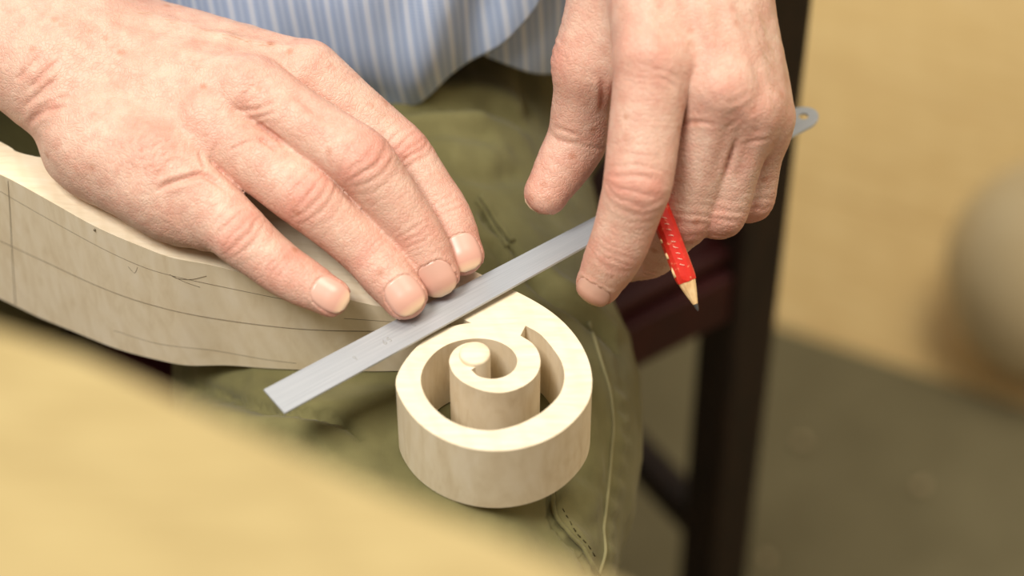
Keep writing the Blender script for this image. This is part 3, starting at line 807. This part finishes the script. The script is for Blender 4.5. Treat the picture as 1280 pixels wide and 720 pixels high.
for k, i_ in zip(under, inb):
    x, y = TV[k,0], TV[k,1]
    if i_: lim = zb(x)-.8
    else:
        d_ = float(np.min(np.hypot(cld[:,0]-x, cld[:,1]-y)))
        if d_ > 30: continue
        lim = zb(x)-.8+max(0, d_-5)*.55
    TV[k,2] = min(TV[k,2], lim)
m = NT('olive_twill'); cv = m.coords()
tw = m.n('ShaderNodeTexWave', wave_type='BANDS', bands_direction='DIAGONAL'); tw.inputs['Scale'].default_value = 900; m.l(cv, tw.inputs['Vector'])
bl = m.noise(cv, 34, 5, .6); fi = m.noise(cv, 900, 2)
c = m.ramp(bl, [(.3, (97,92,56)), (.5, (110,104,65)), (.72, (124,117,76))])
c = m.mix(m.math('MULTIPLY', fi, .3), c, lin((120,112,74)))
m.col(c); m.rough(.85, .2); m.b.inputs['Sheen Weight'].default_value = .08
m.bump(m.math('ADD', m.math('MULTIPLY', tw.outputs['Fac'], .5), m.noise(cv, 120, 4)), .25, .0009); OLIVE = m.m
m = NT('olive_seam_thread'); m.col(lin((136,128,90))); m.rough(.8, .2); THREAD = m.m
m = NT('dark_stitching'); m.col(lin((70,64,40))); m.rough(.9, .1); STITCH = m.m
trousers = mesh_obj('trousers', TV, TQ, OLIVE, None, True); child(trousers, person)
trousers['label'] = 'olive green cotton trousers'
tb = BVHTree.FromPolygons([tuple(v) for v in TV], TQ.tolist())
def on_cloth(pts, name, r, mat, lift, per=6):
    P = [cast(tb, x, y, lift) for x, y in catmull(pts, per)]; P = [p for p in P if p is not None]
    if len(P) > 1:
        o = tube(name, P, r, mat, None, 6); child(o, trousers)
on_cloth(SEAM, 'side_seam', .75, THREAD, .25)
on_cloth([(600,246),(612,262),(625,282),(641,303)], 'pocket_shadow_ridge', 1.3, OLIVE, .6)  # raised ridges added along the pocket slit so their contact shadows darken it
on_cloth([(595,251),(607,267),(619,287),(634,309)], 'pocket_shadow_ridge', 1.1, OLIVE, .3)
on_cloth([(691,602),(693,640),(709,664),(729,686),(744,717)], 'pocket_edge', .9, OLIVE, .7)
st = catmull([(703,636),(712,652),(722,668),(735,682),(746,700)], 8)
for k in range(0, len(st)-3, 4): on_cloth([tuple(st[k]), tuple(st[k+2])], 'stitch', .22, STITCH, .15, 3)
for (fx, fy) in ((-40,-235), (-480,-40)):             # shoes
    def shoe(P): return smin(rc(P, (fx,fy+25,-582), (fx-8,fy-150,-594), 38, 30), rc(P, (fx,fy+20,-540), (fx,fy+10,-580), 44, 36), 20)
    v, q = nets(shoe, (fx-80, fy-220, -618.5), (fx+80, fy+110, -470), 6)
    m = bpy.data.materials.get('shoe_leather')
    if not m:
        t = NT('shoe_leather'); t.col(lin((44,34,28))); t.rough(.4); m = t.m
    v[:,2] = np.maximum(v[:,2], -615)
    child(mesh_obj('shoe', v, q, m, None, True), person)

# ------------------------------------------------------------------ shirt
m = NT('blue_striped_cotton')
at = m.n('ShaderNodeAttribute', attribute_name='across'); av = m.n('ShaderNodeAttribute', attribute_name='down')
def stripe(period, sharp0, sharp1, src=at, ph=0.0):
    f = m.math('FRACT', m.math('ADD', m.math('DIVIDE', src.outputs['Fac'], period), ph))
    t = m.math('ABSOLUTE', m.math('SUBTRACT', f, .5))
    return m.ramp(t, [(sharp0, (1,1,1,1)), (sharp1, (0,0,0,1))])
c = m.mix(m.math('MULTIPLY', stripe(7.4, .06, .17), .85), lin((164,181,210)), lin((222,227,236)))
c = m.mix(m.math('MULTIPLY', stripe(7.4, .05, .13, ph=.5), .50), c, lin((190,200,216)))
c = m.mix(m.math('MULTIPLY', stripe(2.47, .10, .22), .18), c, lin((120,136,166)))
c = m.mix(m.math('MULTIPLY', stripe(1.5, .12, .30, av), .14), c, lin((230,236,242)))
m.col(c); m.rough(.85, .2); m.bump(m.noise(m.coords(), 700, 2), .15, .0005); SHIRT = m.m
SC = np.array([-55., 240.])
zk = [-80,-30,0,40,120,250,330,375,405,430]
ak = [168,172,178,182,186,192,200,170,110,66]; bk = [110,112,118,122,122,118,108,92,74,58]
def shirt_pt(phi, z, inset):
    a = np.interp(z, zk, ak)+inset; b = np.interp(z, zk, bk)+inset
    if math.cos(phi) < 0: b = b*(.78 if z < 375 else .9)
    hemw = max(0, 1-(z+30)/110.0)
    fr = max(0, math.cos(phi))
    d = fr*(3.2*math.sin(phi*21+z*.014+1.0)*(.25+.75*hemw)+5.5*math.exp(-((phi-.10-z*.0011)/.055)**2)*math.exp(-((z-25)/70)**2)
        -6.0*math.exp(-((phi-.19-z*.0012)/.05)**2)*math.exp(-((z-25)/80)**2))
    d += 5*noise.noise(Vector((phi*3.2, z*.012, 3)))+2.2*noise.noise(Vector((phi*8, z*.03, 9)))
    d += 7*fr*math.exp(-((z-12)/26)**2)*max(0, 1-abs(phi+.15)/.75)        # cloth bagging over the waistband
    return (SC[0]+(a+d)*math.sin(phi), SC[1]-(b+d)*math.cos(phi), z)
HA = [(-260,-46),(-120,-34),(-60,-26),(-45,-19),(-25,-4),(-7,13),(5,28),(14,47)]
HB = [(-30,12),(-20,8),(-8,0),(4,-9),(16,-18),(40,-34),(130,-46)]
def panel(p0, p1, n, hem, inset, nv=46):
    V = []; ac = []; dn = []; F = []
    for i in range(n):
        phi = p0+(p1-p0)*i/(n-1); x = SC[0]+175*math.sin(phi)
        zh = np.interp(x, [h[0] for h in hem], [h[1] for h in hem]) if abs(phi) < 1.5 else -46
        for j in range(nv):
            t = j/(nv-1); z = zh+(428-zh)*(t**1.5)
            V.append(shirt_pt(phi, z, inset)); ac.append(phi*178+z*.10+4*noise.noise(Vector((phi*2, z*.01, 0)))); dn.append(z)
    for i in range(n-1):
        for j in range(nv-1):
            a = i*nv+j; F.append([a, a+1, a+nv+1, a+nv])
    return V, F, ac, dn
VA, FA, aA, dA = panel(.395, -math.pi, 170, HA, 2.5)
VB, FB, aB, dB = panel(.12, math.pi, 130, HB, -3.5)
FB = [f[::-1] for f in FB]
shirt = mesh_obj('shirt', VA+VB, FA+[[k+len(VA) for k in f] for f in FB], SHIRT, None, True)
for nm, vals in (('across', aA+aB), ('down', dA+dB)):
    a = shirt.data.attributes.new(nm, 'FLOAT', 'POINT'); a.data.foreach_set('value', vals)
sm = shirt.modifiers.new('thickness', 'SOLIDIFY'); sm.thickness = .0011; sm.offset = 1
child(shirt, person); shirt['label'] = 'light blue cotton shirt with fine white stripes'
def sleeve(pts, rads):
    P = catmull(pts, 14); R = np.interp(np.linspace(0, 1, len(P)), np.linspace(0, 1, len(rads)), rads); V = []; F = []; ac = []; dn = []; n = 40
    for i, p in enumerate(P):
        t = unit(P[min(i+1, len(P)-1)]-P[max(i-1, 0)]); a = unit(np.cross(t, (0,.3,1))); b = np.cross(t, a)
        for k in range(n):
            th = 2*math.pi*k/n; r = R[i]+3.5*noise.noise(Vector((math.cos(th)*1.5, math.sin(th)*1.5, i*.22)))*(1 if i < len(P)-4 else .3)
            V.append(p+r*(a*math.cos(th)+b*math.sin(th))); ac.append(min(k, n-k)*R[i]*2*math.pi/n); dn.append(i*9.0)
    for i in range(len(P)-1):
        for k in range(n): F.append([i*n+k, i*n+(k+1) % n, (i+1)*n+(k+1) % n, (i+1)*n+k])
    o = mesh_obj('sleeve', V, F, SHIRT, None, True); child(o, shirt)
    for nm, vals in (('across', ac), ('down', dn)):
        a = o.data.attributes.new(nm, 'FLOAT', 'POINT'); a.data.foreach_set('value', vals)
    s2 = o.modifiers.new('thickness', 'SOLIDIFY'); s2.thickness = .003; s2.offset = 1
sleeve([SHR+(15,0,10), lerp(SHR, RE, .5), RE+(-2,4,0), lerp(RE, RW, .4), lerp(RE, RW, .70)], [72,64,58,50,44])
sleeve([SHL+(-15,0,10), lerp(SHL, LE, .5), LE+(4,4,0), lerp(LE, LW, .4), lerp(LE, LW, .70)], [72,64,58,50,44])

# ------------------------------------------------------------------ fine hairs on the wrists
m = NT('fine_arm_hair'); m.col(lin((176,142,100))); m.rough(.5); HAIR = m.m
hb = BVHTree.FromPolygons(np.concatenate([RH[0], LH[0]]).tolist(), np.concatenate([RH[1], LH[1]+len(RH[0])]).tolist())
hv = []; hf = []; rr_ = random.Random(11)
def hair(px, py, dx, dy, L, r=.055):
    p = cast(hb, px, py, -.3)
    if p is None: return
    d = unit(RGT*dx-UPV*dy-FWD*.25); b = unit(np.cross(d, FWD)); c_ = rr_.uniform(-.35, .35); o = len(hv)
    for k in range(6):
        t = k/5; q = p+d*L*t+(b*c_-FWD*.12)*L*t*t; w_ = r*(1-.75*t)
        hv.extend([q+b*w_, q-b*.5*w_+FWD*w_, q-b*.5*w_-FWD*w_])
    for k in range(5):
        for j in range(3): hf.append([o+3*k+j, o+3*k+(j+1) % 3, o+3*k+3+(j+1) % 3, o+3*k+3+j])
for k in range(34):
    y = rr_.uniform(4, 118); x = np.interp(y, [0, 60, 118], [948, 962, 972])-rr_.uniform(0, 14)
    hair(x, y, .55+rr_.uniform(-.2,.2), 1.0, rr_.uniform(5, 11))
for k in range(30):
    x = rr_.uniform(165, 335); y = np.interp(x, [165, 335], [6, 52])+rr_.uniform(0, 10)
    hair(x, y, 1.0, .12+rr_.uniform(-.15,.15), rr_.uniform(4, 9))
for x, y in ((470,134),(476,140),(482,148)): hair(x-3, y+2, 1.0, .35, 5.5)
ho = mesh_obj('arm_hair', hv, hf, HAIR, None, True); ho.parent = body; ho['kind'] = 'stuff'

# ------------------------------------------------------------------ chair
FLOOR = -620.0; RUGZ = -615.0
m = NT('dark_stained_wood'); g = m.noise(m.coords((30,30,6)), 6, 4)
m.col(m.ramp(g, [(.3, (26,16,10)), (.7, (46,29,18))])); m.rough(.6, .3); DARKW = m.m
m = NT('dark_red_upholstery'); m.col(m.ramp(m.noise(m.coords(), 60, 3), [(.3, (46,11,9)), (.7, (58,14,11))])); m.rough(.6, .3); REDSEAT = m.m
m = NT('black_leather_pad'); m.col(lin((56,14,11))); m.rough(.5, .3); PAD = m.m
zl = -240.0
cA = J(926,383,zl); cB = J(785,456,zl); d1 = unit(cB-cA); d2 = np.array([d1[1], -d1[0], 0.]); d2 = d2 if d2[1] > 0 else -d2
post0 = cA+d1*-4+d2*6; SW = 400.0
chair = empty('dining_chair', (post0[0], post0[1], RUGZ))
tag(chair, 'dark wooden chair with a dark red seat under the seated person', 'chair')
def at_c(a, b, z): return tuple((post0+d1*a+d2*b)[:2])+(z,)
for (a, b, zt_) in ((0,0,30), (0,SW,30), (SW,0,-195), (SW,SW,-195)):
    beam('leg' if zt_ < 0 else 'back_post', at_c(a, b, RUGZ), at_c(a, b, zt_), 28, 28, DARKW, chair, up=tuple(d1), bev=2.5)
# upholstered seat
nu = 24; V = []; F = []
for j in range(nu+1):
    for i in range(nu+1):
        u = -1+2*i/nu; v = -1+2*j/nu
        sq = (abs(u)**6+abs(v)**6)
        a_ = SW/2+u*(SW/2+6); b_ = SW/2+v*(SW/2+6)
        V.append(at_c(a_, b_, -196+9*max(0, 1-sq)))
n0 = len(V)
for j in range(nu+1):
    for i in range(nu+1):
        u = -1+2*i/nu; v = -1+2*j/nu; V.append(at_c(SW/2+u*(SW/2+4), SW/2+v*(SW/2+4), -208))
for j in range(nu):
    for i in range(nu):
        a = j*(nu+1)+i; F.append([a, a+1, a+nu+2, a+nu+1]); F.append([n0+a+nu+1, n0+a+nu+2, n0+a+1, n0+a])
bd = [i for i in range(nu+1)]+[j*(nu+1)+nu for j in range(1, nu+1)]+[nu*(nu+1)+i for i in range(nu-1, -1, -1)]+[j*(nu+1) for j in range(nu-1, 0, -1)]
for k in range(len(bd)):
    a, b = bd[k], bd[(k+1) % len(bd)]; F.append([a, n0+a, n0+b, b])
so = mesh_obj('seat', V, F, PAD); child(so, chair)
bm = bmesh.new(); bm.from_mesh(so.data); bmesh.ops.recalc_face_normals(bm, faces=bm.faces); bm.to_mesh(so.data); bm.free(); sharp_smooth(so, 40); bevel(so, 4, 3, 50)
for (a0, b0, a1, b1) in ((14,0,SW-14,0), (14,SW,SW-14,SW), (0,14,0,SW-14), (SW,14,SW,SW-14)):
    beam('seat_rail', at_c(a0, b0, (zl-208)/2), at_c(a1, b1, (zl-208)/2), 22, -zl-208, REDSEAT, chair)
beam('top_rail', at_c(0, 8, 8), at_c(0, SW-8, 8), 20, 36, DARKW, chair)
def z_at(px_y):                                       # height where the post crosses an image row
    zs = np.linspace(-600, 0, 200); best = None
    for z in zs:
        q = np.array([post0[0], post0[1], z])-CAM; d = q@FWD; yy = 360-FPX*(q@UPV)/d
        if best is None or abs(yy-px_y) < best[0]: best = (abs(yy-px_y), z)
    return best[1]
zs1 = z_at(672)
beam('stretcher', at_c(0, 6, zs1), at_c(0, SW-6, zs1), 16, 22, DARKW, chair)
beam('stretcher', at_c(SW, 6, zs1), at_c(SW, SW-6, zs1), 16, 22, DARKW, chair)
beam('stretcher', at_c(6, SW, zs1-90), at_c(SW-6, SW, zs1-90), 16, 22, DARKW, chair)

# ------------------------------------------------------------------ floor, rug
m = NT('subfloor'); m.col(lin((196,164,108))); m.rough(.8); SUB = m.m
bm = bmesh.new(); box_bm(bm, (-2200,-1500,FLOOR-30), (2600,3400,FLOOR-2.5)); floor = structure(bm_obj('floor', bm, SUB))
bm = bmesh.new(); box_bm(bm, (-599.2,-67.2,-12), (599.2,67.2,0)); plank0 = bm_obj('plank', bm, FLOORW); bevel(plank0, 1.2, 1)
first = True; fa = -.43; ca, sa = math.cos(fa), math.sin(fa)
for j in range(-22, 26):
    for i in range(-4, 5):
        x = i*1200+(j % 3)*400-300; y = j*135.0
        X = 500+ca*x-sa*y; Y = 500+sa*x+ca*y
        if not (-1640 < X < 2040 and -1200 < Y < 2800): continue
        o = plank0 if first else plank0.copy()
        if not first: COL.objects.link(o)
        first = False
        o.location = (X*MM, Y*MM, FLOOR*MM); o.rotation_euler = (0,0,fa); o.parent = floor
m = NT('plaster_wall'); m.col(lin((214,204,184))); m.rough(.9, .2); WALL = m.m
bm = bmesh.new(); box_bm(bm, (-2200,3400,FLOOR-30), (2600,3480,2000)); structure(bm_obj('wall_back', bm, WALL))
bm = bmesh.new(); box_bm(bm, (2600,-1500,FLOOR-30), (2680,3480,2000)); structure(bm_obj('wall_right', bm, WALL))
m = NT('grey_rug_pile'); cv = m.coords(); nb = m.noise(cv, 9, 5, .6); nf = m.noise(cv, 260, 4, .7)
c = m.ramp(nb, [(.3, (112,103,76)), (.7, (132,122,92))]); c = m.mix(m.math('MULTIPLY', nf, .35), c, lin((92,84,62)))
m.col(c); m.rough(.95, .1); m.bump(nf, .6, .003); RUG = m.m
e0 = J(970,405,RUGZ)[:2]; e1 = J(1280,506,RUGZ)[:2]; ed = unit(np.append(e1-e0, 0))[:2]; en = np.array([ed[1], -ed[0]]); en = en if en[1] < 0 else -en
c0 = e0-ed*1500; c1 = e0+ed*900
corn = [c0, c1, c1+en*1500, c0+en*1500]
bm = bmesh.new(); vb = [bm.verts.new(Vector((p[0], p[1], FLOOR))*MM) for p in corn]; vt = [bm.verts.new(Vector((p[0], p[1], RUGZ))*MM) for p in corn]
bm.faces.new(vt); bm.faces.new(vb[::-1])
for k in range(4): bm.faces.new((vb[k], vb[(k+1) % 4], vt[(k+1) % 4], vt[k]))
bmesh.ops.recalc_face_normals(bm, faces=bm.faces)
rug = bm_obj('floor_mat', bm, RUG); bevel(rug, 2, 2)
tag(rug, 'dark grey mat covering the floor below the chair', 'mat')

# ------------------------------------------------------------------ wood shavings on the mat
SHAV = maple('shaving_wood', (170,150,112), (186,166,126), (196,178,140))
def shaving(rr, turns, wd):
    bm = bmesh.new(); prev = None; n = 22
    for k in range(n):
        a = turns*2*math.pi*k/(n-1); r = rr*(1-.45*k/(n-1))
        p = Vector((r*math.cos(a), -wd/2+k*.25, r*math.sin(a)+rr))*MM; q = p+Vector((0, wd, 0))*MM
        cur = (bm.verts.new(p), bm.verts.new(q))
        if prev: bm.faces.new((prev[0], prev[1], cur[1], cur[0]))
        prev = cur
    o = bm_obj('wood_shaving', bm, SHAV, None, True); s2 = o.modifiers.new('thickness', 'SOLIDIFY'); s2.thickness = .0006; return o
for k, (px, py, rr) in enumerate(((1003,560,3.4),(1153,613,3.4),(958,702,3))):
    o = shaving(rr, 1.2, rr*1.6); q = J(px, py, RUGZ)
    o.location = (q[0]*MM, q[1]*MM, (RUGZ+.6)*MM); o.rotation_euler = (0,0,k*1.3+.4)
    tag(o, ('tiny wood shaving on the grey mat just right of the dark chair post', 'tiny wood shaving on the grey mat farthest to the right', 'tiny wood shaving on the grey mat at the bottom, close beside the chair post')[k], 'wood shaving', 'wood shavings on the mat')

# ------------------------------------------------------------------ rounded jar at the right edge
m = NT('pale_jar_glaze'); m.col(m.ramp(m.noise(m.coords(), 12, 3), [(.3, (206,182,138)), (.7, (218,198,156))])); m.rough(.35); JARM = m.m
jc = J(1322, 338, -540)
jr = 76.0
prof = [(30,FLOOR+.5)]
for k in range(1, 24):
    a = -math.pi/2+.45+(math.pi-.75)*k/23; prof.append((jr*math.cos(a), -540+jr*math.sin(a)*1.04))
prof += [(22,-463),(21,-452),(25,-447),(25,-443),(19,-443),(17,-460)]
jar = empty('rounded_jar', (jc[0], jc[1], FLOOR))
tag(jar, 'pale beige rounded jar standing on the wooden floor', 'jar')
lathe('jar_body', prof[:25], (jc[0], jc[1], 0), JARM, jar, 48)
lathe('jar_neck', prof[24:], (jc[0], jc[1], 0), JARM, jar, 48)

# ------------------------------------------------------------------ instrument body on a workbench in the foreground
BT = 236.0; RIB = 104.0
ax = unit((.895,-.446,0)); nx_ = np.array([.446,.895,0.])
bc0 = J(330, 556, BT)-nx_*216+ax*8                     # point on the body axis abreast of the wide bout
LT = [0,.02,.07,.15,.22,.31,.36,.40,.46,.52,.57,.62,.66,.72,.79,.87,.94,.98,1.0]
LWd = [0,62,122,162,170,158,146,122,112,116,128,176,206,216,218,214,176,98,0]
BL = 755.0
tt = np.linspace(0, 1, 61); hw = np.interp(tt, LT, LWd); hw = np.convolve(np.pad(hw, 2, mode='reflect', reflect_type='odd'), [.1,.2,.4,.2,.1], 'valid'); hw[0] = hw[-1] = 0
tt2 = (1-np.cos(np.linspace(0, math.pi, 90)))/2; hw2 = np.interp(tt2, tt, hw)
hw2 = np.where(tt2 > .88, 214*np.sqrt(np.clip(1-((tt2-.86)/.14)**2, 0, 1)), hw2)
hw2 = np.where(tt2 < .12, 168*np.sqrt(np.clip(1-((.2-tt2)/.2)**2, 0, 1)), hw2)
side_px = [J(x, y, BT) for x, y in ((0,412),(100,443),(200,488),(300,535),(400,580),(500,625),(600,662),(700,706))]
sa_ = [float((q-bc0)@ax) for q in side_px]; sc2 = [float((q-bc0)@nx_) for q in side_px]
hwp = []
for t, h_ in zip(tt2, hw2):
    a_ = (t-.79)*BL; k = np.clip(min((a_-(sa_[0]-70))/70, ((sa_[-1]+70)-a_)/70), 0, 1)
    hwp.append(h_+(np.interp(a_, sa_, sc2)-3-h_)*k*k*(3-2*k))
hwp = np.array(hwp)
def bpt(t, s, z): return bc0+ax*((t-.79)*BL)+nx_*s+np.array([0,0,z-BT])
cello = empty('cello_body', tuple(bc0[:2])+(BT-RIB-8,))
tag(cello, 'golden unvarnished cello body lying blurred in the near foreground', 'instrument body')
def plate(name, zedge, sign):
    V = []; F = []; ns = 28
    for layer in (0, 1):
        for i, t in enumerate(tt2):
            for j in range(ns+1):
                s = -1+2*j/ns; w_ = (hwp[i] if s > 0 else hw2[i])+3
                arch = 21*(max(0, 1-abs(s)**2.2))*min(1, max(0, hw2[i]/150))*math.sin(math.pi*min(max(t, 0), 1))**.6
                scoop = -1.6*math.exp(-((abs(s)-.9)/.05)**2)
                z = zedge+sign*(arch+scoop+(4.5 if layer == 0 else 0))
                V.append(bpt(t, s*w_, z))
    n = len(tt2)*(ns+1)
    for i in range(len(tt2)-1):
        for j in range(ns):
            a = i*(ns+1)+j; q = [a, a+1, a+ns+2, a+ns+1]; F.append(q); F.append([n+k for k in q[::-1]])
    for i in range(len(tt2)-1):
        for j in (0, ns):
            a = i*(ns+1)+j; b = a+ns+1; F.append([a, b, n+b, n+a])
    o = mesh_obj(name, V, F, GOLD, None, True); child(o, cello)
    bm = bmesh.new(); bm.from_mesh(o.data); bmesh.ops.remove_doubles(bm, verts=bm.verts, dist=1e-5); bmesh.ops.recalc_face_normals(bm, faces=bm.faces); bm.to_mesh(o.data); bm.free()
    sharp_smooth(o, 50); return o
plate('top_plate', BT-4.5, 1); plate('back_plate', BT-RIB-4.5, -1)
V = []; F = []
for sgn in (1, -1):
    o_ = len(V)
    for i, t in enumerate(tt2):
        for z in (BT-4, BT-RIB-5): V.append(bpt(t, sgn*(hwp if sgn > 0 else hw2)[i]*.985, z))
    for i in range(len(tt2)-1): a = o_+2*i; F.append([a, a+1, a+3, a+2])
rib = mesh_obj('rib', V, F, GOLD, None, True); child(rib, cello)
s2 = rib.modifiers.new('thickness', 'SOLIDIFY'); s2.thickness = .002
# bench
bench_top = BT-RIB-31
m = NT('bench_wood'); g = m.noise(m.coords((3,40,20)), 3, 5); m.col(m.ramp(g, [(.3, (150,108,62)), (.7, (182,138,84))])); m.rough(.6); BENCH = m.m
bench = empty('workbench', (-260, -640, FLOOR))
tag(bench, 'wooden workbench under the cello body', 'workbench')
def bx(name, a, b, bev=2):
    bm = bmesh.new(); box_bm(bm, a, b); o = bm_obj(name, bm, BENCH); child(o, bench); bevel(o, bev); return o
bx('bench_top', (-1000,-1000,bench_top-45), (420,-400,bench_top))
for x in (-960, 310):
    for y in (-960, -500): bx('leg', (x,y,RUGZ if y > -900 else FLOOR), (x+70,y+70,bench_top-45))
bx('apron', (-890,-490,bench_top-140), (310,-465,bench_top-45)); bx('apron', (-890,-930,bench_top-140), (310,-905,bench_top-45))
